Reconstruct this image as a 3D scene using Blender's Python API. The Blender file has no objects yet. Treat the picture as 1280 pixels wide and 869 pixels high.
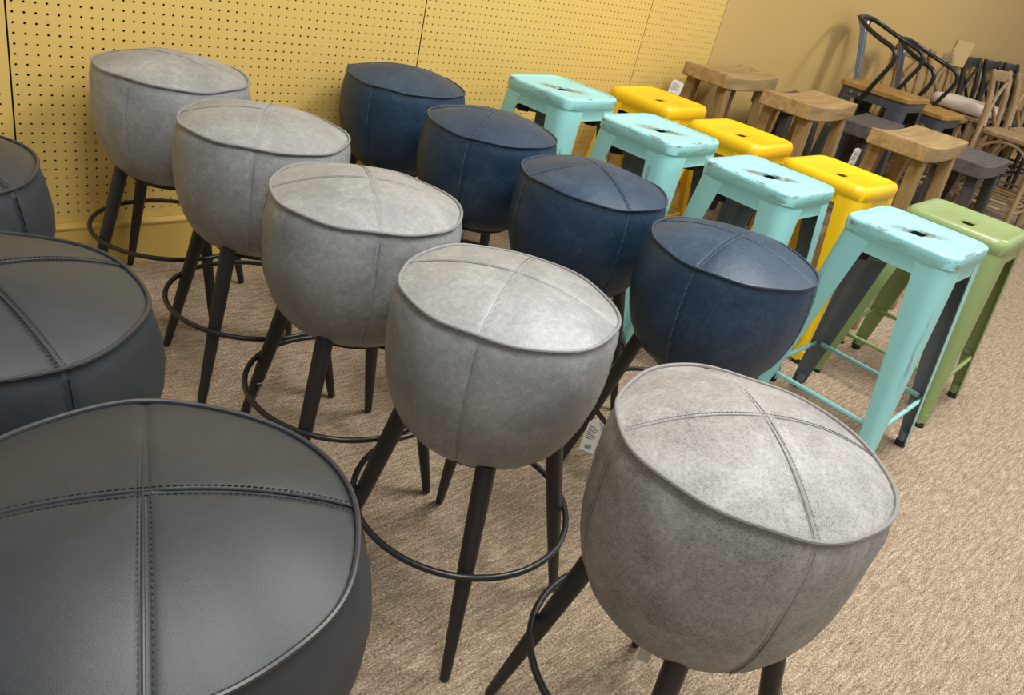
import bpy, math, random
from mathutils import Vector, Matrix
import numpy as np

random.seed(7)
S = bpy.context.scene
COL = S.collection
PI = math.pi

# ---------------------------------------------------------------- camera
cam = bpy.data.cameras.new('camera')
cam.sensor_width = 36.0
cam.lens = 36.0 * 997.78 / 1280.0
cam.clip_start = 0.02
camo = bpy.data.objects.new('camera', cam)
COL.objects.link(camo)
R = ((0.7277979, 0.1808371, -0.6615195), (-0.6508659, 0.4860475, -0.5832079), (0.2160642, 0.8550180, 0.4714451))
M = Matrix(((*R[0], 0.0), (*R[1], 0.0), (*R[2], 1.1776), (0, 0, 0, 1)))
camo.matrix_world = M
S.camera = camo

# ---------------------------------------------------------------- light and exposure
W = bpy.data.worlds.new('shop_air')
S.world = W
W.use_nodes = True
W.node_tree.nodes['Background'].inputs[0].default_value = (1.0, 0.985, 0.965, 1)
W.node_tree.nodes['Background'].inputs[1].default_value = 0.36


def area(loc, sx, sy, power, tilt=(0, 0, 0), color=(1.0, 0.985, 0.95)):
    l = bpy.data.lights.new('ceiling_panel_light', 'AREA')
    l.shape = 'RECTANGLE'
    l.size, l.size_y = sx, sy
    l.energy = power
    l.color = color
    o = bpy.data.objects.new('ceiling_panel_light', l)
    COL.objects.link(o)
    o.location = loc
    o.rotation_euler = tilt
    return o


area((2.35, 0.5, 3.0), 0.6, 1.2, 70)
area((0.4, 0.1, 3.0), 0.6, 1.2, 46)
area((5.6, 0.0, 3.0), 0.6, 1.2, 56)
area((2.4, -2.0, 3.0), 0.6, 1.2, 30)

S.view_settings.view_transform = 'Standard'
S.view_settings.look = 'None'
S.view_settings.exposure = 0.25
S.view_settings.gamma = 1.0
S.view_settings.use_curve_mapping = False


# ---------------------------------------------------------------- materials
class NT:
    """small helper around a material's node tree"""
    def __init__(self, name):
        self.m = bpy.data.materials.new(name)
        self.m.use_nodes = True
        self.t = self.m.node_tree
        self.b = self.t.nodes['Principled BSDF']

    def n(self, kind, **kw):
        nd = self.t.nodes.new(kind)
        for k, v in kw.items():
            if k in nd.inputs:
                nd.inputs[k].default_value = v
            else:
                setattr(nd, k, v)
        return nd

    def l(self, a, b):
        self.t.links.new(a, b)

    def coord(self, scale=(1, 1, 1), rand=True):
        tc = self.n('ShaderNodeTexCoord')
        mp = self.n('ShaderNodeMapping')
        mp.inputs['Scale'].default_value = scale
        self.l(tc.outputs['Object'], mp.inputs['Vector'])
        if rand:
            oi = self.n('ShaderNodeObjectInfo')
            mu = self.n('ShaderNodeMath', operation='MULTIPLY')
            mu.inputs[1].default_value = 37.0
            self.l(oi.outputs['Random'], mu.inputs[0])
            self.l(mu.outputs[0], mp.inputs['Location'])
        return mp.outputs['Vector']

    def noise(self, vec, scale, detail=4, rough=0.55, dist=0.0):
        nd = self.n('ShaderNodeTexNoise')
        nd.inputs['Scale'].default_value = scale
        nd.inputs['Detail'].default_value = detail
        nd.inputs['Roughness'].default_value = rough
        nd.inputs['Distortion'].default_value = dist
        self.l(vec, nd.inputs['Vector'])
        return nd.outputs['Fac']

    def ramp(self, fac, stops):
        r = self.n('ShaderNodeValToRGB')
        e = r.color_ramp.elements
        while len(e) < len(stops):
            e.new(0.5)
        for el, (p, c) in zip(e, stops):
            el.position = p
            el.color = (*c, 1) if len(c) == 3 else c
        self.l(fac, r.inputs['Fac'])
        return r.outputs['Color']

    def mix(self, fac, a, b, blend='MIX'):
        x = self.n('ShaderNodeMix', data_type='RGBA', blend_type=blend)
        for sock, v in ((x.inputs['Factor'], fac), (x.inputs['A'], a), (x.inputs['B'], b)):
            if hasattr(v, 'links'):
                self.l(v, sock)
            elif isinstance(v, (int, float)):
                sock.default_value = v
            else:
                sock.default_value = (*v, 1)
        # socket names repeat per type: pick the colour ones
        return x

    def mixc(self, fac, a, b, blend='MIX'):
        x = self.n('ShaderNodeMix', data_type='RGBA', blend_type=blend)
        ins = {'f': x.inputs[0], 'a': x.inputs[6], 'b': x.inputs[7]}
        for k, v in (('f', fac), ('a', a), ('b', b)):
            if hasattr(v, 'links'):
                self.l(v, ins[k])
            elif k == 'f':
                ins[k].default_value = v
            else:
                ins[k].default_value = (*v, 1)
        return x.outputs[2]

    def math(self, op, a, b=None, clamp=False):
        x = self.n('ShaderNodeMath', operation=op)
        x.use_clamp = clamp
        for i, v in enumerate((a, b)):
            if v is None:
                continue
            if hasattr(v, 'links'):
                self.l(v, x.inputs[i])
            else:
                x.inputs[i].default_value = v
        return x.outputs[0]

    def bump(self, h, strength=0.2, dist=0.002):
        b = self.n('ShaderNodeBump')
        b.inputs['Strength'].default_value = strength
        b.inputs['Distance'].default_value = dist
        self.l(h, b.inputs['Height'])
        self.l(b.outputs['Normal'], self.b.inputs['Normal'])

    def base(self, c):
        if hasattr(c, 'links'):
            self.l(c, self.b.inputs['Base Color'])
        else:
            self.b.inputs['Base Color'].default_value = (*c, 1)

    def set(self, rough=0.5, metal=0.0, spec=None, coat=0.0):
        if hasattr(rough, 'links'):
            self.l(rough, self.b.inputs['Roughness'])
        else:
            self.b.inputs['Roughness'].default_value = rough
        self.b.inputs['Metallic'].default_value = metal
        if spec is not None:
            self.b.inputs['Specular IOR Level'].default_value = spec
        self.b.inputs['Coat Weight'].default_value = coat
        return self.m


def plain(name, c, rough=0.5, metal=0.0, spec=None):
    t = NT(name)
    t.base(c)
    return t.set(rough, metal, spec)


def leather(name, lo, mid, hi, rough=(0.42, 0.6), scale=9.0, crack=0.35, grain=260.0, sp=0.5, wrinkle=2.2, fine=0.25):
    t = NT(name)
    v = t.coord()
    n1 = t.noise(v, scale, 9, 0.68, 0.6)
    n2 = t.noise(v, scale * 11, 6, 0.78)
    f = t.math('ADD', t.math('MULTIPLY', n1, 0.54), t.math('MULTIPLY', n2, 0.46))
    c = t.ramp(f, [(0.37, lo), (0.5, mid), (0.63, hi)])
    vo = t.n('ShaderNodeTexVoronoi', feature='DISTANCE_TO_EDGE')
    vo.inputs['Scale'].default_value = grain
    t.l(v, vo.inputs['Vector'])
    vein = t.n('ShaderNodeMapRange')
    vein.inputs['From Max'].default_value = 0.26
    t.l(vo.outputs['Distance'], vein.inputs['Value'])
    inv = t.math('SUBTRACT', 1.0, vein.outputs['Result'])
    c = t.mixc(t.math('MULTIPLY', inv, crack), c, hi)
    t.base(c)
    n3 = t.noise(v, 22, 3, 0.5, 1.2)
    h = t.math('ADD', t.math('MULTIPLY', vein.outputs['Result'], fine), t.math('MULTIPLY', n3, wrinkle))
    t.bump(h, 0.24, 0.0022)
    r = t.n('ShaderNodeMapRange')
    r.inputs['To Min'].default_value = rough[0]
    r.inputs['To Max'].default_value = rough[1]
    t.l(n1, r.inputs['Value'])
    return t.set(r.outputs['Result'], spec=sp)


def wood(name, lo, mid, hi, axis='x', rough=0.5, scale=1.0):
    t = NT(name)
    sc = {'x': (2.2, 26, 26), 'y': (26, 2.2, 26), 'z': (26, 26, 2.2)}[axis]
    v = t.coord(tuple(k * scale for k in sc))
    n1 = t.noise(v, 1.0, 6, 0.62, 0.9)
    n2 = t.noise(v, 4.0, 4, 0.6, 0.2)
    f = t.math('ADD', t.math('MULTIPLY', n1, 0.72), t.math('MULTIPLY', n2, 0.28))
    t.base(t.ramp(f, [(0.33, lo), (0.5, mid), (0.68, hi)]))
    t.bump(n2, 0.12, 0.002)
    return t.set(rough, spec=0.35)


def paint_metal(name, c, c2, rough=0.32, worn=None):
    t = NT(name)
    v = t.coord()
    n1 = t.noise(v, 7, 4, 0.6)
    col = t.mixc(n1, c, c2)
    if worn:
        top, half = worn
        tc = t.n('ShaderNodeTexCoord')
        sx = t.n('ShaderNodeSeparateXYZ')
        t.l(tc.outputs['Object'], sx.inputs['Vector'])
        X, Y, Z = sx.outputs
        ax = t.math('ABSOLUTE', X)
        ay = t.math('ABSOLUTE', Y)
        rim = t.math('MAXIMUM', ax, ay)
        # worn band along the rolled rim of the seat
        band = t.math('SUBTRACT', 1.0, t.math('MULTIPLY', t.math('ABSOLUTE', t.math('SUBTRACT', rim, half - 0.002)), 130.0), clamp=True)
        zt = t.math('GREATER_THAN', Z, top - 0.03)
        nz = t.noise(t.coord((1, 1, 5)), 13, 6, 0.66, 0.3)
        m1 = t.math('MULTIPLY', band, t.math('MULTIPLY', t.math('SUBTRACT', nz, 0.52), 16.0, clamp=True))
        m1 = t.math('MULTIPLY', m1, zt, clamp=True)
        # rubbed patch running through the hand hole
        u = t.math('MULTIPLY', t.math('SUBTRACT', X, Y), 0.7071)
        w = t.math('MULTIPLY', t.math('ADD', X, Y), 0.7071)
        px = t.math('SUBTRACT', 1.0, t.math('MULTIPLY', t.math('ABSOLUTE', w), 28.0), clamp=True)
        py = t.math('SUBTRACT', 1.0, t.math('MULTIPLY', t.math('ABSOLUTE', u), 9.5), clamp=True)
        patch = t.math('MULTIPLY', t.math('MULTIPLY', px, py), 3.2, clamp=True)
        nz2 = t.noise(t.coord((1, 1, 1)), 42, 5, 0.7)
        m2 = t.math('MULTIPLY', patch, t.math('MULTIPLY', t.math('SUBTRACT', nz2, 0.30), 4.0, clamp=True))
        m2 = t.math('MULTIPLY', m2, zt, clamp=True)
        # chips and long scratches everywhere
        nz3 = t.noise(t.coord((1, 1, 0.18)), 19, 5, 0.62, 1.0)
        m3 = t.math('MULTIPLY', t.math('SUBTRACT', nz3, 0.655), 16.0, clamp=True)
        # one long scrape down the outer corner of each leg
        ck = t.math('SUBTRACT', 1.0, t.math('MULTIPLY', t.math('ABSOLUTE', t.math('SUBTRACT', t.math('SUBTRACT', X, Y), -0.012)), 70.0), clamp=True)
        cz = t.math('SUBTRACT', 1.0, t.math('MULTIPLY', t.math('ABSOLUTE', t.math('SUBTRACT', Z, 0.40)), 7.5), clamp=True)
        nz4 = t.noise(t.coord((1, 1, 0.12)), 70, 4, 0.6)
        m4 = t.math('MULTIPLY', t.math('MULTIPLY', ck, t.math('MULTIPLY', cz, 3.0, clamp=True)), t.math('MULTIPLY', t.math('SUBTRACT', nz4, 0.44), 7.0, clamp=True), clamp=True)
        m3 = t.math('MAXIMUM', m3, m4)
        mask = t.math('MAXIMUM', t.math('MAXIMUM', m1, t.math('MULTIPLY', m2, 0.95)), t.math('MULTIPLY', m3, 0.7))
        tone = t.mixc(t.noise(v, 30, 3), (0.085, 0.095, 0.125), (0.22, 0.17, 0.16))
        col = t.mixc(mask, col, tone)
    t.base(col)
    nb = t.noise(v, 90, 2)
    t.bump(nb, 0.03, 0.001)
    return t.set(rough, spec=0.5)


def yellow_paint(name, c, c2, rough=0.6, scuffs=False, spec=0.35):
    t = NT(name)
    v = t.coord(rand=False)
    n1 = t.noise(v, 1.1, 3, 0.5)
    n2 = t.noise(v, 160, 3, 0.6)
    col = t.mixc(n1, c, c2)
    col = t.mixc(t.math('MULTIPLY', n2, 0.22), col, tuple(k * 0.72 for k in c))
    if scuffs:
        v2 = t.coord((1, 1, 3.6), rand=False)
        n3 = t.noise(v2, 13, 3, 0.5, 0.4)
        mk = t.math('MULTIPLY', t.math('SUBTRACT', n3, 0.72), 22.0, clamp=True)
        col = t.mixc(t.math('MULTIPLY', mk, 0.7), col, (0.80, 0.68, 0.42))
    t.base(col)
    t.bump(n2, 0.06, 0.001)
    return t.set(rough, spec=spec)


M_ = {}
M_['grey'] = leather('grey_distressed_leather', (0.180, 0.185, 0.185), (0.250, 0.255, 0.253), (0.355, 0.358, 0.350), rough=(0.38, 0.54), crack=0.10)
M_['taupe'] = leather('taupe_suede_leather', (0.092, 0.083, 0.075), (0.222, 0.210, 0.197), (0.39, 0.38, 0.365), rough=(0.5, 0.66), scale=15, crack=0.5, grain=300, wrinkle=1.6)
M_['blue'] = leather('navy_leather', (0.009, 0.026, 0.056), (0.0145, 0.038, 0.077), (0.034, 0.068, 0.112), rough=(0.40, 0.54), crack=0.05, sp=0.42)
M_['black'] = leather('black_smooth_leather', (0.019, 0.0235, 0.0275), (0.023, 0.028, 0.0325), (0.028, 0.033, 0.038), rough=(0.44, 0.49), crack=0.0, grain=600, wrinkle=0.25, fine=0.08)
M_['grey_pipe'] = plain('grey_piping', (0.215, 0.218, 0.215), 0.5)
M_['taupe_pipe'] = plain('taupe_piping', (0.225, 0.215, 0.205), 0.65)
M_['blue_pipe'] = plain('navy_piping', (0.020, 0.042, 0.076), 0.45)
M_['black_pipe'] = plain('black_piping', (0.026, 0.028, 0.031), 0.4)
M_['taupe_thread'] = plain('taupe_thread', (0.235, 0.225, 0.212), 0.7)
M_['pale_thread'] = plain('pale_thread', (0.42, 0.42, 0.41), 0.7)
M_['blue_thread'] = plain('blue_thread', (0.13, 0.18, 0.25), 0.7)
M_['dark_thread'] = plain('dark_thread', (0.012, 0.012, 0.013), 0.6)
M_['leg_black'] = plain('black_painted_wood', (0.017, 0.016, 0.0155), 0.42)
M_['ring_black'] = plain('black_powder_coat', (0.014, 0.0145, 0.016), 0.35)
M_['rubber'] = plain('black_rubber', (0.012, 0.012, 0.012), 0.6)
TEAL_TOP = 0.67
M_['teal'] = paint_metal('teal_worn_paint', (0.27, 0.61, 0.615), (0.31, 0.66, 0.66), 0.38, worn=(TEAL_TOP, 0.152))
M_['teal_plain'] = paint_metal('teal_paint', (0.27, 0.61, 0.615), (0.31, 0.66, 0.66), 0.38, worn=(9.0, 0.152))
M_['yellow'] = paint_metal('yellow_gloss_paint', (0.80, 0.49, 0.008), (0.84, 0.53, 0.012), 0.26)
M_['green'] = paint_metal('sage_green_paint', (0.225, 0.30, 0.115), (0.25, 0.325, 0.13), 0.32)
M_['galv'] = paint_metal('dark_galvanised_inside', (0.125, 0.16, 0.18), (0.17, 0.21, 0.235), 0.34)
M_['gun'] = paint_metal('gunmetal_paint', (0.036, 0.042, 0.050), (0.060, 0.068, 0.080), 0.32)
M_['tube'] = plain('dark_gunmetal_tube', (0.022, 0.021, 0.020), 0.25, 0.3)
M_['splat'] = plain('brushed_gunmetal_sheet', (0.20, 0.225, 0.255), 0.30, 0.75)
M_['splat_dark'] = plain('dark_gunmetal_sheet', (0.075, 0.085, 0.10), 0.30, 0.7)
M_['chrome'] = plain('bright_metal', (0.7, 0.7, 0.7), 0.2, 1.0)
M_['oak_x'] = wood('pale_brown_wood_seat', (0.205, 0.128, 0.050), (0.31, 0.205, 0.088), (0.42, 0.295, 0.140), 'x', 0.5)
M_['oak_z'] = wood('pale_brown_wood_leg', (0.175, 0.108, 0.042), (0.265, 0.172, 0.072), (0.35, 0.240, 0.110), 'z', 0.5)
M_['charcoal_x'] = wood('charcoal_wood_seat', (0.050, 0.045, 0.045), (0.080, 0.073, 0.072), (0.115, 0.105, 0.103), 'x', 0.5)
M_['charcoal_z'] = wood('charcoal_wood_leg', (0.028, 0.025, 0.024), (0.045, 0.041, 0.040), (0.065, 0.060, 0.058), 'z', 0.55)
M_['elm'] = wood('amber_wood_seat', (0.19, 0.095, 0.02), (0.34, 0.19, 0.045), (0.46, 0.28, 0.08), 'y', 0.4)
M_['bent_tan'] = wood('tan_bentwood', (0.20, 0.125, 0.058), (0.30, 0.20, 0.10), (0.40, 0.285, 0.155), 'z', 0.42)
M_['bent_black'] = wood('black_bentwood', (0.014, 0.011, 0.010), (0.022, 0.018, 0.016), (0.035, 0.028, 0.025), 'z', 0.35)
M_['cream'] = plain('cream_fabric', (0.66, 0.58, 0.49), 0.85)
M_['card'] = plain('white_card', (0.72, 0.71, 0.68), 0.6)
M_['kraft'] = plain('pale_kraft_card', (0.60, 0.44, 0.20), 0.7)
M_['print'] = plain('black_print', (0.02, 0.02, 0.02), 0.6)
M_['peg'] = yellow_paint('ochre_pegboard_paint', (0.72, 0.505, 0.145), (0.69, 0.48, 0.14), 0.55)
M_['wallp'] = yellow_paint('ochre_wall_paint', (0.60, 0.41, 0.150), (0.57, 0.388, 0.140), 0.5, scuffs=True)
M_['base'] = yellow_paint('ochre_skirting_paint', (0.68, 0.46, 0.11), (0.65, 0.44, 0.11), 0.42, spec=0.45)
M_['void'] = plain('dark_cavity', (0.012, 0.009, 0.005), 0.9)


def clear_plastic():
    t = NT('clear_plastic_sleeve')
    t.base((0.9, 0.9, 0.88))
    t.b.inputs['Transmission Weight'].default_value = 0.9
    t.b.inputs['IOR'].default_value = 1.15
    return t.set(0.12)


M_['sleeve'] = clear_plastic()


def carpet_mat():
    t = NT('beige_loop_carpet')
    v = t.coord(rand=False)
    vs = t.coord((0.28, 1.0, 1.0), rand=False)          # tufts run in rows along x
    tuft = t.noise(t.coord((1.0, 1.7, 1.0), rand=False), 175, 5, 0.82)
    row = t.noise(t.coord((0.16, 1.0, 1.0), rand=False), 120, 4, 0.7, 0.4)
    f = t.math('ADD', t.math('MULTIPLY', tuft, 0.72), t.math('MULTIPLY', row, 0.28))
    blot = t.noise(v, 2.0, 3, 0.5)
    c = t.ramp(f, [(0.40, (0.085, 0.056, 0.032)), (0.465, (0.245, 0.178, 0.117)), (0.525, (0.385, 0.300, 0.210)), (0.61, (0.70, 0.60, 0.475))])
    c = t.mixc(t.math('MULTIPLY', blot, 0.25), c, (0.30, 0.21, 0.13))
    t.base(c)
    t.bump(f, 0.6, 0.004)
    return t.set(0.95, spec=0.1)


M_['carpet'] = carpet_mat()


# ---------------------------------------------------------------- mesh helpers
class MB:
    def __init__(self):
        self.v, self.f, self.mi, self.sm = [], [], [], []

    def add(self, verts, faces, mi=0, smooth=False):
        o = len(self.v)
        self.v.extend(tuple(p) for p in verts)
        for f in faces:
            self.f.append(tuple(i + o for i in f))
            self.mi.append(mi)
            self.sm.append(smooth)

    def box(self, c, s, mi=0, rot=None):
        x, y, z = (k / 2 for k in s)
        P = [Vector((a * x, b * y, d * z)) for d in (-1, 1) for b in (-1, 1) for a in (-1, 1)]
        if rot is not None:
            P = [rot @ p for p in P]
        P = [p + Vector(c) for p in P]
        self.add(P, [(0, 2, 3, 1), (4, 5, 7, 6), (0, 1, 5, 4), (2, 6, 7, 3), (0, 4, 6, 2), (1, 3, 7, 5)], mi)

    def loops(self, loops, mi=0, smooth=True, close_ring=False, caps=(False, False), mis=None):
        """skin a list of equal-length closed loops"""
        n = len(loops[0])
        V = [p for L in loops for p in L]
        o = len(self.v)
        self.v.extend(tuple(p) for p in V)
        m = len(loops)
        for k in range(m if close_ring else m - 1):
            k2 = (k + 1) % m
            for i in range(n):
                j = (i + 1) % n
                self.f.append((o + k * n + i, o + k * n + j, o + k2 * n + j, o + k2 * n + i))
                self.mi.append(mis[i] if mis else mi)
                self.sm.append(smooth)
        for flag, k in ((caps[0], 0), (caps[1], m - 1)):
            if flag:
                f = [o + k * n + i for i in range(n)]
                if k == 0:
                    f.reverse()
                self.f.append(tuple(f))
                self.mi.append(mi)
                self.sm.append(False)

    def tube(self, pts, r, n=8, closed=False, mi=0, flat=None):
        P = [Vector(p) for p in pts]
        m = len(P)
        rs = r if isinstance(r, (list, tuple)) else [r] * m
        loops = []
        up = None
        for i in range(m):
            if closed:
                t = P[(i + 1) % m] - P[i - 1]
            else:
                t = P[min(i + 1, m - 1)] - P[max(i - 1, 0)]
            t.normalize()
            if up is None:
                a = Vector((0, 0, 1)) if abs(t.z) < 0.9 else Vector((1, 0, 0))
                up = (a - t * a.dot(t)).normalized()
            else:
                up = (up - t * up.dot(t)).normalized()
            s = t.cross(up)
            fx = flat[i] if isinstance(flat, (list, tuple)) else (flat or 1.0)
            loops.append([P[i] + (s * math.cos(q) * rs[i] * fx + up * math.sin(q) * rs[i]) for q in (2 * PI * k / n for k in range(n))])
        self.loops(loops, mi, True, closed, (not closed, not closed))

    def build(self, name, mats, parent=None):
        me = bpy.data.meshes.new(name)
        me.from_pydata(self.v, [], self.f)
        if not isinstance(mats, (list, tuple)):
            mats = [mats]
        for m in mats:
            me.materials.append(m)
        me.polygons.foreach_set('material_index', self.mi)
        me.polygons.foreach_set('use_smooth', self.sm)
        me.update()
        if any(self.sm):
            me.set_sharp_from_angle(angle=0.75)
        o = bpy.data.objects.new(name, me)
        COL.objects.link(o)
        if parent is not None:
            o.parent = parent
        return o


def bevel(o, w, seg=2):
    b = o.modifiers.new('bevel', 'BEVEL')
    b.width = w
    b.segments = seg
    b.limit_method = 'ANGLE'
    b.angle_limit = 0.7
    return o


def empty(name, loc, rz=0.0):
    o = bpy.data.objects.new(name, None)
    o.empty_display_size = 0.1
    COL.objects.link(o)
    o.location = loc
    o.rotation_euler = (0, 0, rz)
    return o


def tag(o, label=None, cat=None, group=None, kind=None):
    for k, v in (('label', label), ('category', cat), ('group', group), ('kind', kind)):
        if v:
            o[k] = v
    return o


def copy_tree(o, parent=None):
    c = o.copy()
    COL.objects.link(c)
    if parent is not None:
        c.parent = parent
    for ch in list(o.children):
        copy_tree(ch, c)
    return c


def rsq(hw, hd, rc, n=5, z=0.0):
    """rounded rectangle outline, counter-clockwise"""
    out = []
    for q, (sx, sy) in enumerate(((1, 1), (-1, 1), (-1, -1), (1, -1))):
        for k in range(n + 1):
            a = PI / 2 * q + PI / 2 * k / n
            out.append((sx * (hw - rc) + rc * math.cos(a), sy * (hd - rc) + rc * math.sin(a), z))
    return out


def struct(o):
    o['kind'] = 'structure'
    return o


# ---------------------------------------------------------------- the room
WALL_Y = 2.32
PEG_TOP = 1.62
mb = MB()
mb.box((7.4, WALL_Y + 0.062, 1.45), (17.0, 0.10, 2.9))
wall = struct(mb.build('wall_back', M_['void']))
mb = MB()
mb.box((7.4, -0.15, -0.02), (17.0, 5.0, 0.04))
struct(mb.build('floor', M_['carpet']))

HOLE_R = 0.0035


def peg_panel(x0, x1, xa, pitch):
    """a sheet of perforated board: every hole is cut through the sheet"""
    ncol = 0
    while xa + ncol * pitch < x1 - 0.008:
        ncol += 1
    pz = 0.0252
    z0 = 0.724 - pz * 22
    nrow = int((PEG_TOP - z0) / pz)
    V, F, mi = [], [], []
    gx = [xa + (i - 0.5) * pitch for i in range(ncol + 1)]
    gx[0], gx[-1] = x0, x1
    gz = [z0 + (j - 0.5) * pz for j in range(nrow + 1)]
    gz[0], gz[-1] = 0.137, PEG_TOP
    yf, yb = WALL_Y, WALL_Y + 0.0055
    for j in range(nrow + 1):
        for i in range(ncol + 1):
            V.append((gx[i], yf, gz[j]))
    w = ncol + 1
    oc = [(math.cos(PI / 4 * k - 3 * PI / 4 - PI / 8) * HOLE_R, math.sin(PI / 4 * k - 3 * PI / 4 - PI / 8) * HOLE_R) for k in range(8)]
    for j in range(nrow):
        for i in range(ncol):
            cx, cz = xa + i * pitch, z0 + j * pz
            o = len(V)
            for dx, dz in oc:
                V.append((cx + dx, yf, cz + dz))
            for dx, dz in oc:
                V.append((cx + dx, yb, cz + dz))
            C = (j * w + i, j * w + i + 1, (j + 1) * w + i + 1, (j + 1) * w + i)
            for q in range(4):
                a, b = o + 2 * q, o + (2 * q + 1) % 8
                c = o + (2 * q + 2) % 8
                F.append((C[q], b, a))
                F.append((C[q], C[(q + 1) % 4], c, b))
            for q in range(8):
                F.append((o + q, o + (q + 1) % 8, o + 8 + (q + 1) % 8, o + 8 + q))
    me = bpy.data.meshes.new('pegboard_panel')
    me.from_pydata(V, [], F)
    me.materials.append(M_['peg'])
    o = bpy.data.objects.new('pegboard_panel', me)
    COL.objects.link(o)
    o.parent = wall
    return o


g = 0.0022
peg_panel(-0.70, 0.533 - g, -0.686, 0.0259)
peg_panel(0.533 + g, 1.779 - g, 0.5467, 0.0259)
peg_panel(1.779 + g, 2.968 - g, 1.793, 0.0256)
peg_panel(2.968 + g * 0.6, 3.517 - g, 2.982, 0.0256)
mb = MB()
mb.box((9.72, WALL_Y + 0.003, 1.5), (12.4, 0.006, 2.8))
mb.build('plain_panel', M_['wallp'], wall)
mb = MB()
mb.box((1.41, WALL_Y + 0.003, 2.26), (4.22, 0.006, 1.28))
mb.build('upper_panel', M_['wallp'], wall)
# skirting board with a rounded top lip
mb = MB()
prof = [(0.0, 0.0), (-0.016, 0.0), (-0.016, 0.118), (-0.020, 0.124), (-0.021, 0.130), (-0.018, 0.1355), (0.0, 0.1365)]
L = [[(x, WALL_Y + a, b) for a, b in prof] for x in (-1.1, 15.9)]
mb.loops(L, 0, False, False, (True, True))
struct(mb.build('baseboard_back', M_['base']))


# ---------------------------------------------------------------- round upholstered stools
RR, RZ, DOME = 0.1826, 0.644, 0.040


def dome_z(r):
    q = min(r / RR, 1.0)
    return RZ + DOME * (1 - q ** 2.1)


def wob(th, s):
    return 0.0016 * math.sin(3 * th + s) + 0.0012 * math.sin(5 * th + 2.1 * s) + 0.0008 * math.sin(9 * th + 1.3 * s)


def ring_angles():
    """angles packed closer beside the four seams"""
    out = []
    for q in range(4):
        for d in (0, 0.012, 0.026, 0.045, 0.075, 0.12, 0.19, 0.28, 0.38, 0.49, 0.60, 0.70, PI / 4):
            out.append(q * PI / 2 + d)
        for d in (0.70, 0.60, 0.49, 0.38, 0.28, 0.19, 0.12, 0.075, 0.045, 0.026, 0.012):
            out.append((q + 1) * PI / 2 - d)
    return out


SIDE = [(0.1826, 0.640), (0.1866, 0.630), (0.1902, 0.612), (0.1928, 0.588), (0.194, 0.560), (0.1930, 0.530), (0.1890, 0.498), (0.181, 0.466),
        (0.1695, 0.436), (0.154, 0.409), (0.134, 0.388), (0.106, 0.376), (0.05, 0.372), (0.0, 0.372)]


def seat_mesh(seed, bulge=0.0):
    A = ring_angles()
    n = len(A)
    mb = MB()
    loops = []
    nr = 15
    top = []
    for k in range(nr + 1):
        r = RR * (k / nr) ** 0.9
        lp = []
        for th in A:
            x, y = r * math.cos(th), r * math.sin(th)
            d = min(abs(x), abs(y))
            z = dome_z(r) - 0.0020 * math.exp(-(d / 0.005) ** 2) * min(1, r / 0.02 + 0.5)
            z += 0.0020 * (1 - (r / RR) ** 2) * math.sin(2 * th) ** 2 * (r / RR)
            rr = r + wob(th, seed) * (r / RR)
            lp.append((rr * math.cos(th), rr * math.sin(th), z + wob(th + 1, seed + 1) * (r / RR)))
        top.append(lp)
    loops = top
    rnd = random.Random(seed)
    ph = [rnd.uniform(0, 6) for _ in range(6)]
    for k, (r, z) in enumerate(SIDE):
        r += bulge * math.exp(-((z - 0.545) / 0.062) ** 2)
        lp = []
        for th in A:
            dq = abs((th + PI / 4) % (PI / 2) - PI / 4) * r
            w = 0.0020 * math.exp(-(dq / 0.006) ** 2) if r > 0.11 else 0
            fold = 0.0011 * math.sin(26 * th + ph[0]) * math.exp(-((z - 0.622) / 0.016) ** 2) * (0.5 + 0.5 * math.sin(3 * th + ph[1]))
            sag = 0.0016 * math.sin(2 * th + ph[2]) * math.sin((z - 0.39) * 16 + ph[3])
            rr = max(r - w + fold + sag + (wob(th, seed) if z > 0.6 else 0), 0)
            lp.append((rr * math.cos(th), rr * math.sin(th), z + (wob(th + 1, seed + 1) if z > 0.6 else 0)))
        loops.append(lp)
    loops.reverse()
    mb.loops(loops, 0, True)
    return mb


def piping_mesh(seed, rad=0.0031):
    mb = MB()
    n = 110
    pts = []
    for k in range(n):
        th = 2 * PI * k / n
        r = RR + 0.0012 + wob(th, seed)
        pts.append((r * math.cos(th), r * math.sin(th), RZ + 0.0015 + wob(th + 1, seed + 1)))
    mb.tube(pts, rad, 8, True)
    return mb


def top_line(ang, off, r0=-0.1818, r1=0.1818, n=40, lift=0.0006):
    """points of a line over the dome beside a seam"""
    out = []
    for k in range(n + 1):
        u = r0 + (r1 - r0) * k / n
        r = math.hypot(u, off)
        z = dome_z(r) - 0.0020 * math.exp(-(off / 0.005) ** 2)
        z += 0.0020 * (1 - (r / RR) ** 2) * math.sin(2 * math.atan2(off, u)) ** 2 * (r / RR) + lift
        out.append((u * math.cos(ang) - off * math.sin(ang), u * math.sin(ang) + off * math.cos(ang), z))
    return out


def side_line(ang, off, lift=0.0008, bulge=0.0):
    out = []
    for r, z in SIDE[1:10]:
        rr = r + bulge * math.exp(-((z - 0.545) / 0.062) ** 2) - 0.0020 * math.exp(-(off / 0.006) ** 2) + lift
        out.append((rr * math.cos(ang) - off * math.sin(ang), rr * math.sin(ang) + off * math.cos(ang), z))
    return out


def resample(pts, step):
    P = [Vector(p) for p in pts]
    out = [P[0]]
    acc = 0.0
    for a, b in zip(P[:-1], P[1:]):
        d = (b - a).length
        if d < 1e-9:
            continue
        u = step - acc
        while u <= d:
            out.append(a + (b - a) * (u / d))
            u += step
        acc = (acc + d) % step
    return out


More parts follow.
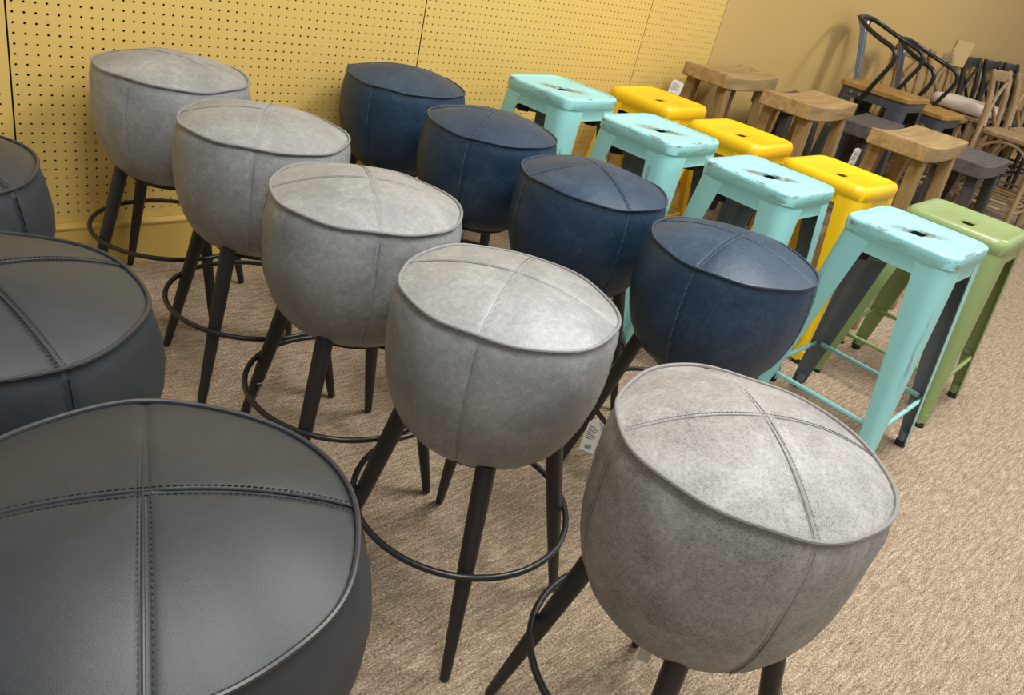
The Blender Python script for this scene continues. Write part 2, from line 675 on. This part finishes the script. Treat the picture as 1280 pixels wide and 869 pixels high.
def stitches(mb, pts, step=0.0056, ln=0.0038, w=0.0009):
    P = resample(pts, step)
    for a, b in zip(P[:-1], P[1:]):
        d = (b - a)
        if d.length < 1e-6:
            continue
        d.normalize()
        s = d.cross(Vector((0, 0, 1)))
        if s.length < 1e-3:
            s = Vector((1, 0, 0))
        s.normalize()
        nn = s.cross(d)
        rot = Matrix((d, s, nn)).transposed()
        mb.box((a + b) / 2 + nn * 0.0001, (ln, w, w), 0, rot)


def stool_leg_mesh():
    mb = MB()
    top, bot = Vector((0.134, 0, 0.402)), Vector((0.231, 0, 0.004))
    pts, rs = [], []
    for t, r in ((0, 0.0172), (0.25, 0.0162), (0.5, 0.0145), (0.75, 0.0120), (0.975, 0.0094), (1.0, 0.0082)):
        pts.append(top.lerp(bot, t))
        rs.append(r)
    mb.tube(pts, rs, 16)
    return mb


def make_round_stool(kind, seed, mats, double):
    root = empty('round_bar_stool', (0, 0, 0))
    cover, pipe, thread = (M_[k] for k in mats)
    bl = {'black': 0.011, 'taupe': -0.004}.get(kind, 0.0)
    seat = seat_mesh(seed, bl).build('seat', cover, root)
    piping_mesh(seed).build('piping', pipe, seat)
    for ang in (0, PI / 2):
        mb = MB()
        mb.tube(top_line(ang, 0.0026), 0.0013 if double else 0.0009, 6)
        mb.build('top_seam', pipe, seat)
    for q in range(4):
        mb = MB()
        mb.tube(side_line(q * PI / 2, 0.0026, bulge=bl), 0.0011, 6)
        mb.build('side_seam', pipe, seat)
    mb = MB()
    for ang in (0, PI / 2):
        stitches(mb, top_line(ang, -0.0034))
        if double:
            stitches(mb, top_line(ang, 0.0062))
    for q in range(4):
        stitches(mb, side_line(q * PI / 2, -0.0036, bulge=bl))
    st = mb.build('stitching', thread, seat)
    st['kind'] = 'stuff'
    mb = MB()
    prof = [(0.100, 0.380), (0.104, 0.378), (0.104, 0.367), (0.100, 0.365), (0.0, 0.365)]
    mb.loops([[(r * math.cos(2 * PI * k / 40), r * math.sin(2 * PI * k / 40), z) for k in range(40)] for r, z in reversed(prof)], 0, True)
    mb.build('seat_base', M_['leg_black'], root)
    lm = stool_leg_mesh()
    for q in range(4):
        if q == 0:
            leg = lm.build('leg', M_['leg_black'], root)
            l0 = leg
        else:
            leg = l0.copy()
            COL.objects.link(leg)
            leg.parent = root
        leg.rotation_euler = (0, 0, q * PI / 2)
    mb = MB()
    mb.tube([(0.2005 * math.cos(2 * PI * k / 64), 0.2005 * math.sin(2 * PI * k / 64), 0.216) for k in range(64)], 0.0060, 10, True)
    mb.build('foot_ring', M_['ring_black'], root)
    return root


def place_round(proto, first, x, y, seam_deg, leg_deg, label, group, seat_scale=1.0, girth=1.0):
    o = proto if first else copy_tree(proto)
    o.location = (x, y, 0)
    n = 0
    for ch in o.children:
        base = ch.name.split('.')[0]
        if base == 'seat':
            ch.rotation_euler = (0, 0, math.radians(seam_deg))
            if seat_scale != 1.0 or girth != 1.0:
                ch.scale = (girth, girth, seat_scale)
                ch.location = (0, 0, RZ * (1 - seat_scale))
        elif base == 'leg':
            ch.rotation_euler = (0, 0, math.radians(leg_deg + 90 * n))
            n += 1
    tag(o, label, 'stool', group)
    return o


GP = make_round_stool('grey', 1.3, ('grey', 'grey_pipe', 'pale_thread'), False)
GG = 'grey round stools in one row'
G_SPOTS = [(0.834, 2.060, 35, 7, 'grey round drum stool against the pegboard wall, farthest of the grey row'),
           (0.861, 1.624, 56, 36, 'second grey round drum stool out from the pegboard wall'),
           (0.861, 1.209, 64, 36, 'third grey round drum stool from the pegboard, clear plastic sleeve strung to its leg'),
           (0.866, 0.794, 33, 54, 'smooth grey round drum stool next to the mottled taupe one')]
for i, (x, y, a, b, lab) in enumerate(G_SPOTS):
    place_round(GP, i == 0, x, y, a, b, lab, GG, 1.0, (0.985, 1.0, 1.0, 0.972)[i])
TP = make_round_stool('taupe', 2.9, ('taupe', 'taupe_pipe', 'taupe_thread'), False)
place_round(TP, True, 0.902, 0.346, 57, 32, 'mottled taupe suede drum stool, nearest the camera in its row', None, 1.12)
BP = make_round_stool('navy', 4.1, ('blue', 'blue_pipe', 'blue_thread'), False)
B_SPOTS = [(1.560, 2.074, 24, 30, 'navy blue round stool touching the pegboard wall, farthest of the navy row'),
           (1.543, 1.632, 31, 30, 'second navy blue round stool from the pegboard wall'),
           (1.525, 1.212, 70, 51, 'third navy blue round stool from the pegboard, in front of a teal metal stool'),
           (1.528, 0.795, 10, 45, 'navy blue round stool behind the taupe stool, nearest of the navy row')]
for i, (x, y, a, b, lab) in enumerate(B_SPOTS):
    place_round(BP, i == 0, x, y, a, b, lab, 'navy round stools in one row')
KP = make_round_stool('black', 5.6, ('black', 'black_pipe', 'dark_thread'), True)
K_SPOTS = [(0.201, 0.540, -20, 25, 'black leather round stool filling the lower left corner, nearest the camera'),
           (0.174, 0.996, 13, 40, 'middle black leather round stool, cut by the left edge of the photo'),
           (0.176, 1.475, 40, 20, 'black leather round stool nearest the pegboard, only its right side in view')]
for i, (x, y, a, b, lab) in enumerate(K_SPOTS):
    place_round(KP, i == 0, x, y, a, b, lab, 'black round stools in one row', 1.0, 1.018)


# ---------------------------------------------------------------- pressed metal stools
def metal_leg_section(t, half, foot, top_z):
    z = (top_z - 0.046) * (1 - t) + 0.014 * t
    hw = (half + 0.0010) * (1 - t) + foot * t
    arm = 0.090 * (1 - t) + 0.034 * t
    rc = 0.048 * (1 - t) + 0.020 * t
    th = 0.003
    o, i = [], []
    n = 6
    o.append((hw - arm, hw))
    for k in range(n + 1):
        a = PI / 2 - PI / 2 * k / n
        o.append((hw - rc + rc * math.cos(a), hw - rc + rc * math.sin(a)))
    o.append((hw, hw - arm))
    i.append((hw - arm, hw - th))
    for k in range(n + 1):
        a = PI / 2 - PI / 2 * k / n
        i.append((hw - rc + (rc - th) * math.cos(a), hw - rc + (rc - th) * math.sin(a)))
    i.append((hw - th, hw - arm))
    loop = [(x, y, z) for x, y in o] + [(x, y, z) for x, y in reversed(i)]
    return loop, len(o)


def make_metal_stool(top, half, foot, paint, leg_paint, inside, lip_style):
    root = empty('metal_stool', (0, 0, 0))
    mb = MB()
    z0 = top - 0.076
    rc = 0.048
    n = 6
    h = half
    g0 = h + (foot - h) * 0.030 / (top - 0.06)
    if lip_style == 'rim':
        S_ = [(g0, g0, rc, z0), (h, h, rc, top - 0.040), (h + 0.003, h + 0.003, rc, top - 0.036), (h + 0.003, h + 0.003, rc, top - 0.008), (h + 0.001, h + 0.001, rc, top - 0.0025),
              (h - 0.004, h - 0.004, rc - 0.003, top), (h - 0.010, h - 0.010, rc - 0.006, top - 0.0005), (h - 0.0125, h - 0.0125, rc - 0.008, top - 0.0055), (h - 0.0155, h - 0.0155, rc - 0.010, top - 0.0055), (h - 0.0185, h - 0.0185, rc - 0.012, top - 0.0025),
              (h - 0.05, h - 0.05, rc - 0.02, top - 0.006)]
        zi = top - 0.009
    else:
        S_ = [(g0, g0, rc, z0), (h, h, rc, top - 0.050), (h + 0.002, h + 0.002, rc, top - 0.047), (h + 0.002, h + 0.002, rc, top - 0.022), (h - 0.001, h - 0.001, rc, top - 0.011), (h - 0.007, h - 0.007, rc - 0.004, top - 0.003),
              (h - 0.015, h - 0.015, rc - 0.008, top), (h - 0.026, h - 0.026, rc - 0.014, top - 0.004), (h - 0.040, h - 0.040, rc - 0.018, top - 0.0125), (h - 0.07, h - 0.07, rc - 0.02, top - 0.0145)]
        zi = top - 0.0155
    L = [rsq(a, b, c, n, z) for a, b, c, z in S_]
    L.append(rsq(0.050, 0.036, 0.012, n, zi))
    L.append(rsq(0.036, 0.0215, 0.010, n, zi))
    L.append(rsq(0.034, 0.0195, 0.009, n, zi - 0.005))
    L.append(rsq(h - 0.03, h - 0.03, 0.02, n, zi - 0.012))
    L.append(rsq(h - 0.004, h - 0.004, rc - 0.003, n, top - 0.03))
    L.append(rsq(g0 - 0.004, g0 - 0.004, rc - 0.003, n, z0))
    mb.loops(L[:-5], 0, True)
    mb.loops(L[len(L) - 6:len(L) - 3], 0, True)
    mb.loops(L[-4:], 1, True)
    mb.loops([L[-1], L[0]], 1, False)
    mb.build('seat', [paint, inside], root)
    secs = [metal_leg_section(t, half, foot, top)[0] for t in (0, 0.03, 0.3, 0.6, 0.85, 1.0)]
    no = metal_leg_section(0, half, foot, top)[1]
    l0 = None
    for q in range(4):
        if l0 is None:
            mb = MB()
            m_in = len(secs[0]) - no
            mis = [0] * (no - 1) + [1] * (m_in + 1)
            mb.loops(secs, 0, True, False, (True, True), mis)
            for idx in (1, 7):                     # pressed ribs low on the leg
                P = []
                for t in (0.66, 0.74, 0.82, 0.9, 0.97):
                    q1 = Vector(metal_leg_section(t, half, foot, top)[0][idx])
                    q2 = Vector(metal_leg_section(t, half, foot, top)[0][4])
                    P.append(q2.lerp(q1, min(1.0, (t - 0.60) / 0.22)))
                mb.tube(P, [0.0004, 0.0014, 0.0016, 0.0016, 0.001], 6)
            l0 = leg = mb.build('leg', [leg_paint, inside], root)
            mb = MB()
            c = foot - 0.017
            mb.loops([[(c + r * math.cos(2 * PI * k / 14), c + r * math.sin(2 * PI * k / 14), z) for k in range(14)] for r, z in ((0.0165, 0.0), (0.0165, 0.016), (0.015, 0.02))], 0, True, False, (True, True))
            mb.build('rubber_foot', M_['rubber'], leg)
            mb = MB()
            mb.loops([[(c + r * math.cos(2 * PI * k / 14), c + r * math.sin(2 * PI * k / 14), z) for k in range(14)] for r, z in ((0.0145, 0.012), (0.0155, 0.045), (0.0145, 0.05))], 0, True, False, (True, True))
            mb.build('foot_sleeve', inside, leg)
        else:
            leg = copy_tree(l0, root)
        leg.rotation_euler = (0, 0, q * PI / 2)
    # lower rails with flattened ends
    zc = 0.175
    hz = half + (foot - half) * (1 - (zc - 0.014) / (top - 0.06))
    b0 = None
    for q in range(4):
        if b0 is None:
            mb = MB()
            a = hz - 0.022
            y = hz - 0.008
            xs = (-a, -a + 0.03, -a + 0.045, 0, a - 0.045, a - 0.03, a)
            mb.tube([(x, y, zc) for x in xs], [0.0085, 0.0085, 0.0072, 0.0072, 0.0072, 0.0085, 0.0085], 8, flat=[0.45, 0.45, 1, 1, 1, 0.45, 0.45])
            b0 = br = mb.build('foot_rail', leg_paint, root)
        else:
            br = b0.copy()
            COL.objects.link(br)
            br.parent = root
        br.rotation_euler = (0, 0, q * PI / 2)
    # crossed braces under the seat with rubber stacking pads
    zb = top - 0.098
    hb = half + 0.012
    for s in (1, -1):
        mb = MB()
        dz = 0.004 * s
        mb.tube([(-hb + 0.034, s * (-hb + 0.034), zb + dz), (0, 0, zb + dz), (hb - 0.034, s * (hb - 0.034), zb + dz)], 0.0085, 8, flat=0.7)
        b = mb.build('cross_brace', inside, root)
        for e in (-1, 1):
            mb = MB()
            u = e * (hb - 0.075)
            rot = Matrix.Rotation(s * PI / 4, 3, 'Z')
            mb.box((u, s * u, zb + dz), (0.04, 0.022, 0.022), 0, rot)
            bevel(mb.build('stacking_pad', M_['rubber'], b), 0.003)
    return root


def place(proto, first, name_unused, x, y, rz, label, cat, group):
    o = proto if first else copy_tree(proto)
    o.location = (x, y, 0)
    o.rotation_euler = (0, 0, rz)
    tag(o, label, cat, group)
    return o


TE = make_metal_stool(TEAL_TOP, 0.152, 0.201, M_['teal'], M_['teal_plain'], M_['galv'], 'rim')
for i, (x, y, a, lab) in enumerate([(2.195, 2.000, 0.10, 'distressed teal metal stool by the pegboard wall, farthest of the teal row'),
                                    (2.205, 1.547, 0.085, 'second distressed teal metal stool from the pegboard wall'),
                                    (2.220, 1.130, 0.05, 'third distressed teal metal stool from the pegboard, behind the nearest navy stool'),
                                    (2.293, 0.697, 0.045, 'distressed teal metal stool in front of the green one, nearest the camera')]):
    place(TE, i == 0, '', x, y, a, lab, 'stool', 'teal metal stools in one row')
YE = make_metal_stool(0.64, 0.160, 0.205, M_['yellow'], M_['yellow'], M_['yellow'], 'pan')
for i, (x, y, a, lab) in enumerate([(2.840, 2.045, 0.09, 'glossy yellow metal stool by the pegboard wall, farthest of the three yellow'),
                                    (2.800, 1.600, 0.075, 'middle one of the three glossy yellow metal stools'),
                                    (2.815, 1.180, 0.04, 'glossy yellow metal stool beside the green stool, nearest of the three yellow')]):
    place(YE, i == 0, '', x, y, a, lab, 'stool', 'yellow metal stools in one row')
GE = make_metal_stool(0.64, 0.160, 0.205, M_['green'], M_['green'], M_['green'], 'pan')
place(GE, True, '', 2.856, 0.742, 0.07, 'sage green metal stool with a slotted seat at the right edge', 'stool', None)


# ---------------------------------------------------------------- wooden saddle-seat stools
def make_saddle(top, w, d, fw, fd, ms, ml):
    root = empty('saddle_stool', (0, 0, 0))
    mb = MB()
    nx = 16
    L = []
    for k in range(nx + 1):
        u = -1 + 2 * k / nx
        x = u * w / 2
        zt = top - 0.017 * (1 - u * u)
        zb = top - 0.060 - 0.013 * (1 - u * u)
        L.append([(x, -d / 2, zb), (x, d / 2, zb), (x, d / 2, zt), (x, -d / 2, zt)])
    mb.loops(L, 0, False, False, (True, True))
    # joined boards of the seat read as shallow grooves along x
    bevel(mb.build('seat', ms, root), 0.004)
    for sx in (-1, 1):
        for sy in (-1, 1):
            mb = MB()
            a, b = Vector((sx * (w / 2 - 0.07), sy * (d / 2 - 0.032), top - 0.064)), Vector((sx * fw, sy * fd, 0.0))
            LL = []
            for t, s in ((0, 0.025), (1, 0.0195)):
                c = b.lerp(a, 1 - t) if False else a.lerp(b, t)
                LL.append([(c.x - s, c.y - s, c.z), (c.x - s, c.y + s, c.z), (c.x + s, c.y + s, c.z), (c.x + s, c.y - s, c.z)])
            mb.loops(LL, 0, False, False, (True, True))
            bevel(mb.build('leg', ml, root), 0.003)
    z1, z2 = 0.21, 0.30

    def at(z):
        t = 1 - z / (top - 0.064)
        return (w / 2 - 0.07) * (1 - t) + fw * t, (d / 2 - 0.032) * (1 - t) + fd * t
    for s in (-1, 1):
        x, y = at(z1)
        mb = MB()
        mb.box((0, s * y, z1), (2 * x - 0.02, 0.020, 0.032))
        bevel(mb.build('stretcher', ml, root), 0.003)
        x, y = at(z2)
        mb = MB()
        mb.box((s * x, 0, z2), (0.020, 2 * y - 0.02, 0.032))
        bevel(mb.build('stretcher', ml, root), 0.003)
    return root


WO = make_saddle(0.76, 0.52, 0.225, 0.225, 0.13, M_['oak_x'], M_['oak_z'])
for i, (x, y, a, lab) in enumerate([(3.440, 2.120, 0.085, 'light brown wooden saddle stool at the end of the pegboard, farthest of three'),
                                    (3.418, 1.690, 0.095, 'middle one of the three light brown wooden saddle stools'),
                                    (3.428, 1.196, 0.07, 'light brown wooden saddle stool behind the green stool, nearest of three')]):
    place(WO, i == 0, '', x, y, a, lab, 'stool', 'light brown saddle stools in one row')
DA = make_saddle(0.655, 0.49, 0.215, 0.215, 0.13, M_['charcoal_x'], M_['charcoal_z'])
for i, (x, y, a, lab) in enumerate([(4.060, 2.110, 0.09, 'charcoal wooden saddle stool by the wall, mostly hidden behind the middle brown saddle stool'),
                                    (4.150, 1.720, 0.09, 'charcoal wooden saddle stool in front of the wood-seated metal armchair'),
                                    (4.205, 1.205, 0.07, 'charcoal wooden saddle stool right of the nearest brown saddle stool')]):
    place(DA, i == 0, '', x, y, a, lab, 'stool', 'charcoal saddle stools in one row')


# ---------------------------------------------------------------- metal armchairs with wooden seats
def arc(p, q, r, n=5):
    pass


def smooth_path(P, rad=0.04, n=5):
    """polyline with rounded corners"""
    P = [Vector(p) for p in P]
    out = [P[0]]
    for a, b, c in zip(P[:-2], P[1:-1], P[2:]):
        u, v = (a - b), (c - b)
        r = min(rad, u.length * 0.45, v.length * 0.45)
        s, e = b + u.normalized() * r, b + v.normalized() * r
        for k in range(n + 1):
            t = k / n
            out.append(s * (1 - t) ** 2 + b * 2 * t * (1 - t) + e * t * t)
    out.append(P[-1])
    return out


def make_armchair(sz, back_h, splat_mat):
    root = empty('metal_armchair', (0, 0, 0))
    hw, hd = 0.205, 0.200
    mb = MB()
    L = [rsq(hw - 0.003, hd - 0.003, 0.045, 6, sz - 0.026), rsq(hw, hd, 0.047, 6, sz - 0.022), rsq(hw, hd, 0.047, 6, sz - 0.004), rsq(hw - 0.004, hd - 0.004, 0.044, 6, sz)]
    mb.loops(L, 0, False, False, (True, True))
    mb.build('seat', M_['elm'], root)
    h = 0.2
    mb = MB()
    L = [rsq(hw - 0.012, hd - 0.012, 0.045, 6, sz - 0.075), rsq(hw - 0.012, hd - 0.012, 0.045, 6, sz - 0.027), rsq(hw - 0.016, hd - 0.016, 0.042, 6, sz - 0.027), rsq(hw - 0.016, hd - 0.016, 0.042, 6, sz - 0.075)]
    mb.loops(L, 0, True, True)
    mb.build('apron', M_['gun'], root)
    secs = []
    for t in (0, 0.35, 0.7, 1.0):
        s_, no = metal_leg_section(t, hw - 0.012, 0.222, sz - 0.03)
        secs.append(s_)
    l0 = None
    for q in range(4):
        if l0 is None:
            mb = MB()
            mb.loops(secs, 0, True, False, (True, True))
            l0 = leg = mb.build('leg', M_['gun'], root)
        else:
            leg = l0.copy()
            COL.objects.link(leg)
            leg.parent = root
        leg.rotation_euler = (0, 0, q * PI / 2)
        leg.scale = (1, hd / hw, 1) if q % 2 == 0 else (hd / hw, 1, 1)
    for q in range(4):
        mb = MB()
        zc = 0.2
        rot = Matrix.Rotation(q * PI / 2, 3, 'Z')
        ax, ay = (0.185, 0.190) if q % 2 == 0 else (0.175, 0.200)
        mb.tube([rot @ Vector((-ax, ay, zc)), rot @ Vector((ax, ay, zc))], 0.008, 8)
        mb.build('foot_rail', M_['gun'], root)
    for s in (-1, 1):
        mb = MB()
        mb.tube([(-0.17, -s * 0.15, sz - 0.16), (0.17, s * 0.15, sz - 0.16 + 0.002 * s)], 0.009, 8)
        mb.build('cross_brace', M_['gun'], root)
    # one bent tube makes the back rail and both arms
    bt = sz + back_h
    yb = hd + 0.085
    pts = [(-hw - 0.010, 0.035, sz - 0.045), (-hw - 0.018, 0.03, sz - 0.04), (-hw - 0.026, -0.075, sz + 0.205), (-hw - 0.01, 0.12, sz + back_h * 0.77), (-0.115, yb - 0.01, bt - 0.012)]
    full = smooth_path(pts + [(0.115, yb - 0.01, bt - 0.012)] + [(-x, y, z) for x, y, z in reversed(pts[:-1])], 0.11, 9)
    mb = MB()
    mb.tube(full, 0.0125, 10)
    mb.build('arm_rail', M_['tube'], root)
    for s in (-1, 1):
        for k in (0, 1):
            mb = MB()
            mb.tube([(s * (hw - 0.014), 0.06 + 0.05 * k, sz - 0.048), (s * (hw + 0.004), 0.06 + 0.05 * k, sz - 0.048)], 0.008, 10)
            mb.build('bolt', M_['chrome'], root)
    # sheet-metal back splat flaring into the rail
    mb = MB()
    rows = []
    for t in [k / 14 for k in range(15)]:
        z = sz - 0.03 + (bt - 0.012 - sz + 0.03) * t
        y = hd - 0.02 + (yb - 0.012 - hd + 0.02) * t ** 1.15
        w = 0.040 + 0.015 * t
        if t > 0.72:
            w += 0.070 * ((t - 0.72) / 0.28) ** 2.2
        rows.append((w, y, z))
    for off, flip in ((0.0, False), (0.003, True)):
        pass
    LL = []
    for w, y, z in rows:
        xs = [-w, -w * 0.62, -w * 0.5, 0, w * 0.5, w * 0.62, w]
        dy = [0.0, 0.0, 0.006, 0.006, 0.006, 0.0, 0.0]
        fr = [(x, y - 0.0015 + d, z) for x, d in zip(xs, dy)]
        bk = [(x, y + 0.0015 + d, z) for x, d in zip(reversed(xs), reversed(dy))]
        LL.append(fr + bk)
    mb.loops(LL, 0, False, False, (True, True))
    mb.build('back_splat', splat_mat, root)
    return root


a1 = make_armchair(0.76, 0.335, M_['splat'])
a1.location = (4.760, 1.95, 0)
a1.rotation_euler = (0, 0, 0.07)
tag(a1, 'dark metal armchair with amber wood seat and bright steel back splat, the taller one', 'chair', 'wood-seated metal armchairs')
a2 = make_armchair(0.69, 0.335, M_['splat_dark'])
a2.location = (5.262, 1.90, 0)
a2.rotation_euler = (0, 0, 0.07)
tag(a2, 'lower dark metal armchair with wood seat, seen through the arms of the taller one', 'chair', 'wood-seated metal armchairs')


# ---------------------------------------------------------------- cross-back counter stools
def bez(a, b, c, n=12):
    a, b, c = Vector(a), Vector(b), Vector(c)
    return [a * (1 - t) ** 2 + b * 2 * t * (1 - t) + c * t * t for t in (k / n for k in range(n + 1))]


def make_crossback(mat, seat_mat, sz=0.64, bh=0.97):
    root = empty('cross_back_stool', (0, 0, 0))
    hw, hd = 0.20, 0.20
    mb = MB()
    L = [rsq(hw - 0.012, hd - 0.012, 0.05, 5, sz - 0.034), rsq(hw, hd, 0.055, 5, sz - 0.026), rsq(hw, hd, 0.055, 5, sz - 0.008), rsq(hw - 0.006, hd - 0.006, 0.05, 5, sz - 0.002), rsq(hw - 0.02, hd - 0.02, 0.045, 5, sz), rsq(hw - 0.05, hd - 0.05, 0.04, 5, sz - 0.004)]
    mb.loops(L, 0, False, False, (True, True))
    mb.build('seat', seat_mat, root)
    top = []
    for s in (-1, 1):
        mb = MB()
        p = bez((s * 0.205, hd + 0.045, 0.0), (s * 0.20, hd - 0.015, sz * 0.75), (s * 0.185, hd + 0.015, sz + 0.05), 8)[:-1] + bez((s * 0.185, hd + 0.015, sz + 0.05), (s * 0.183, hd + 0.03, sz + 0.2), (s * 0.195, hd + 0.085, bh), 8)
        mb.tube(p, [0.0185] * 8 + [0.018] * 5 + [0.0165, 0.016, 0.0155, 0.013], 10)
        mb.build('back_post', mat, root)
        mb = MB()
        mb.tube([(s * 0.165, -hd + 0.045, sz - 0.03), (s * 0.19, -hd + 0.005, 0.0)], [0.019, 0.0145], 10)
        mb.build('front_leg', mat, root)
    # curved top rail
    mb = MB()
    L = []
    for k in range(13):
        u = -1 + 2 * k / 12
        x = 0.19 * u
        y = hd + 0.075 + 0.028 * (1 - u * u)
        z = bh - 0.012
        L.append([(x, y - 0.008, z - 0.055), (x, y + 0.008, z - 0.055), (x, y + 0.010, z - 0.03), (x, y + 0.009, z), (x, y, z + 0.007), (x, y - 0.009, z), (x, y - 0.010, z - 0.03)])
    mb.loops(L, 0, True, False, (True, True))
    mb.build('top_rail', mat, root)
    for s in (-1, 1):
        mb = MB()
        mb.tube(bez((-s * 0.18, hd + 0.068 + 0.004 * s, bh - 0.075), (s * 0.03, hd + 0.06, (sz + bh) / 2 - 0.02), (s * 0.125, hd + 0.002, sz - 0.004), 12), 0.0115, 8, flat=1.0)
        mb.build('cross_brace', mat, root)
    # bentwood hoops between the legs
    zt = sz - 0.045
    sides = [((-0.168, -hd + 0.05), (0.168, -hd + 0.05)), ((-0.188, hd - 0.005), (0.188, hd - 0.005)), ((-0.172, -hd + 0.045), (-0.192, hd - 0.01)), ((0.172, -hd + 0.045), (0.192, hd - 0.01))]
    for (ax, ay), (bx, by) in sides:
        mb = MB()
        pts = []
        for k in range(17):
            a = PI * k / 16
            u = 0.5 - 0.5 * math.cos(a)
            pts.append((ax + (bx - ax) * u, ay + (by - ay) * u, zt - 0.22 + 0.22 * math.sin(a) ** 0.7))
        mb.tube(pts, 0.0095, 8)
        mb.build('bentwood_hoop', mat, root)
    for z, r in ((0.215, 0.0105), (0.255, 0.0085)):
        mb = MB()
        mb.tube([(p[0], p[1], z) for p in rsq(0.195, 0.195, 0.12, 8)], r, 8, True)
        mb.build('foot_ring', mat, root)
    return root


XB = make_crossback(M_['bent_tan'], M_['bent_tan'])
XT = [(5.88, 1.48, 0.06, 'tan cross-back stool standing in front of the cream cushion, left of its twin'),
      (6.38, 1.48, 0.06, 'tan cross-back stool at the right edge of the photo, backrest cut by the frame'),
      (6.28, 2.03, 0.0, 'tan cross-back stool against the wall carrying the cream cushion and a blank card tag'),
      (5.72, 2.02, 0.0, 'tan cross-back stool against the wall behind the arm rails of the metal armchairs')]
for i, (x, y, a, lab) in enumerate(XT):
    o = place(XB, i == 0, '', x, y, a, lab, 'stool', 'tan cross-back stools')
    if i == 2:
        XA = o
mb = MB()
mb.box((0, 0, 0), (0.125, 0.014, 0.17))
ct = mb.build('card_tag', M_['kraft'], XA)
ct.location = (0.245, 0.245, 0.975)
ct.rotation_euler = (0.1, 0.0, -0.75)
tag(ct, 'pale blank card hanging on the post')
XD = make_crossback(M_['bent_black'], M_['bent_black'])
for i, (x, y, a, lab) in enumerate([(6.80, 1.99, 0.05, 'black cross-back stool by the wall, first one right of the cream cushion'),
                                    (7.26, 1.99, 0.05, 'black cross-back stool by the wall, second from the cream cushion'),
                                    (7.72, 1.99, 0.05, 'black cross-back stool by the wall, farthest right of the black ones')]):
    place(XD, i == 0, '', x, y, a, lab, 'stool', 'black cross-back stools')

# cream cushion lying on the tan stool by the wall
mb = MB()
L = []
for k in range(9):
    a = -PI / 2 + PI * k / 8
    L.append(rsq(0.155 + 0.035 * math.cos(a), 0.175 + 0.035 * math.cos(a), 0.07 + 0.03 * math.cos(a), 6, 0.642 + 0.040 + 0.040 * math.sin(a)))
mb.loops(L, 0, True, False, (True, True))
cu = mb.build('seat_cushion', M_['cream'])
cu.location = (6.28, 2.005, 0)
tag(cu, 'thick cream seat cushion lying on a tan cross-back stool by the wall', 'cushion')


# ---------------------------------------------------------------- swing tags
def hang_tag(anchor, top, w, ln, yaw, lean, label, card='card', printed=True, group=None):
    """a card on a loop of string; anchor is the point the string holds on to"""
    root = empty('hang_tag', top, yaw)
    rot = Matrix.Rotation(lean, 3, 'Y')
    mb = MB()
    P = [(-w / 2, 0, -ln), (w / 2, 0, -ln), (w / 2, 0, -0.008), (w / 2 - 0.008, 0, 0), (-w / 2 + 0.008, 0, 0), (-w / 2, 0, -0.008)]
    F = [rot @ Vector((x, -0.0006, z)) for x, y, z in P]
    B = [rot @ Vector((x, 0.0006, z)) for x, y, z in P]
    mb.loops([B, F], 0, False, False, (True, True))
    mb.build('card', M_[card], root)
    if printed:
        mb = MB()
        for k in range(7):
            L = w * (0.62 if k % 3 else 0.4)
            mb.box(rot @ Vector((-w * 0.38 + L / 2, -0.0009, -ln * 0.2 - k * ln * 0.065)), (L, 0.0004, ln * 0.016), 0, rot)
        mb.build('printed_line', M_['print'], root)
        mb = MB()
        for k in range(9):
            mb.box(rot @ Vector((-w * 0.2 + k * w * 0.05, -0.0009, -ln * 0.84)), (w * (0.032 if k % 2 else 0.018), 0.0004, ln * 0.13), 0, rot)
        mb.build('barcode', M_['print'], root)
    d = Vector(anchor) - Vector(top)
    d = Matrix.Rotation(-yaw, 3, 'Z') @ d
    mb = MB()
    mb.tube([(0, -0.001, -0.004), d * 0.5 + Vector((0.003, 0, -0.002)), d], 0.0007, 5)
    mb.build('string', M_['card'], root)
    tag(root, label, 'tag', group)
    return root


hang_tag((1.333, 0.869, 0.214), (1.331, 0.862, 0.206), 0.036, 0.088, -1.05, 0.05, 'white printed tag with a barcode hanging off the nearest navy stool foot ring')
hang_tag((3.222, 2.185, 0.655), (3.165, 2.205, 0.668), 0.055, 0.075, -0.93, 0.15, 'white printed tag beside the leg of the farthest brown saddle stool, left side')
hang_tag((3.630, 2.180, 0.500), (3.575, 2.195, 0.495), 0.050, 0.085, -0.93, 0.1, 'white tag low between the right legs of the farthest brown saddle stool')
hang_tag((3.248, 1.300, 0.660), (3.262, 1.345, 0.655), 0.026, 0.085, -0.93, 0.05, 'narrow white tag beside the rear leg of the nearest brown saddle stool')
hang_tag((0.826, 0.332, 0.345), (0.806, 0.326, 0.330), 0.018, 0.030, -1.1, 0.0, 'small cream tag hanging under the mottled taupe stool', 'cream', False)
# clear sleeve strung round a leg of the third grey stool
sl = empty('tag_sleeve', (0.750, 1.345, 0.150), -0.5)
mb = MB()
mb.box((0.006, 0.0, -0.036), (0.044, 0.003, 0.068), 0, Matrix.Rotation(0.25, 3, 'Y'))
mb.build('sleeve', M_['sleeve'], sl)
mb = MB()
mb.tube([(0.004 + 0.019 * math.cos(2 * PI * k / 18), 0.014 + 0.019 * math.sin(2 * PI * k / 18), 0.012 + 0.012 * math.cos(2 * PI * k / 18 + 0.6)) for k in range(18)], 0.0010, 5, True)
mb.build('string', M_['card'], sl)
tag(sl, 'clear plastic tag sleeve on a white string round a grey stool leg', 'tag')
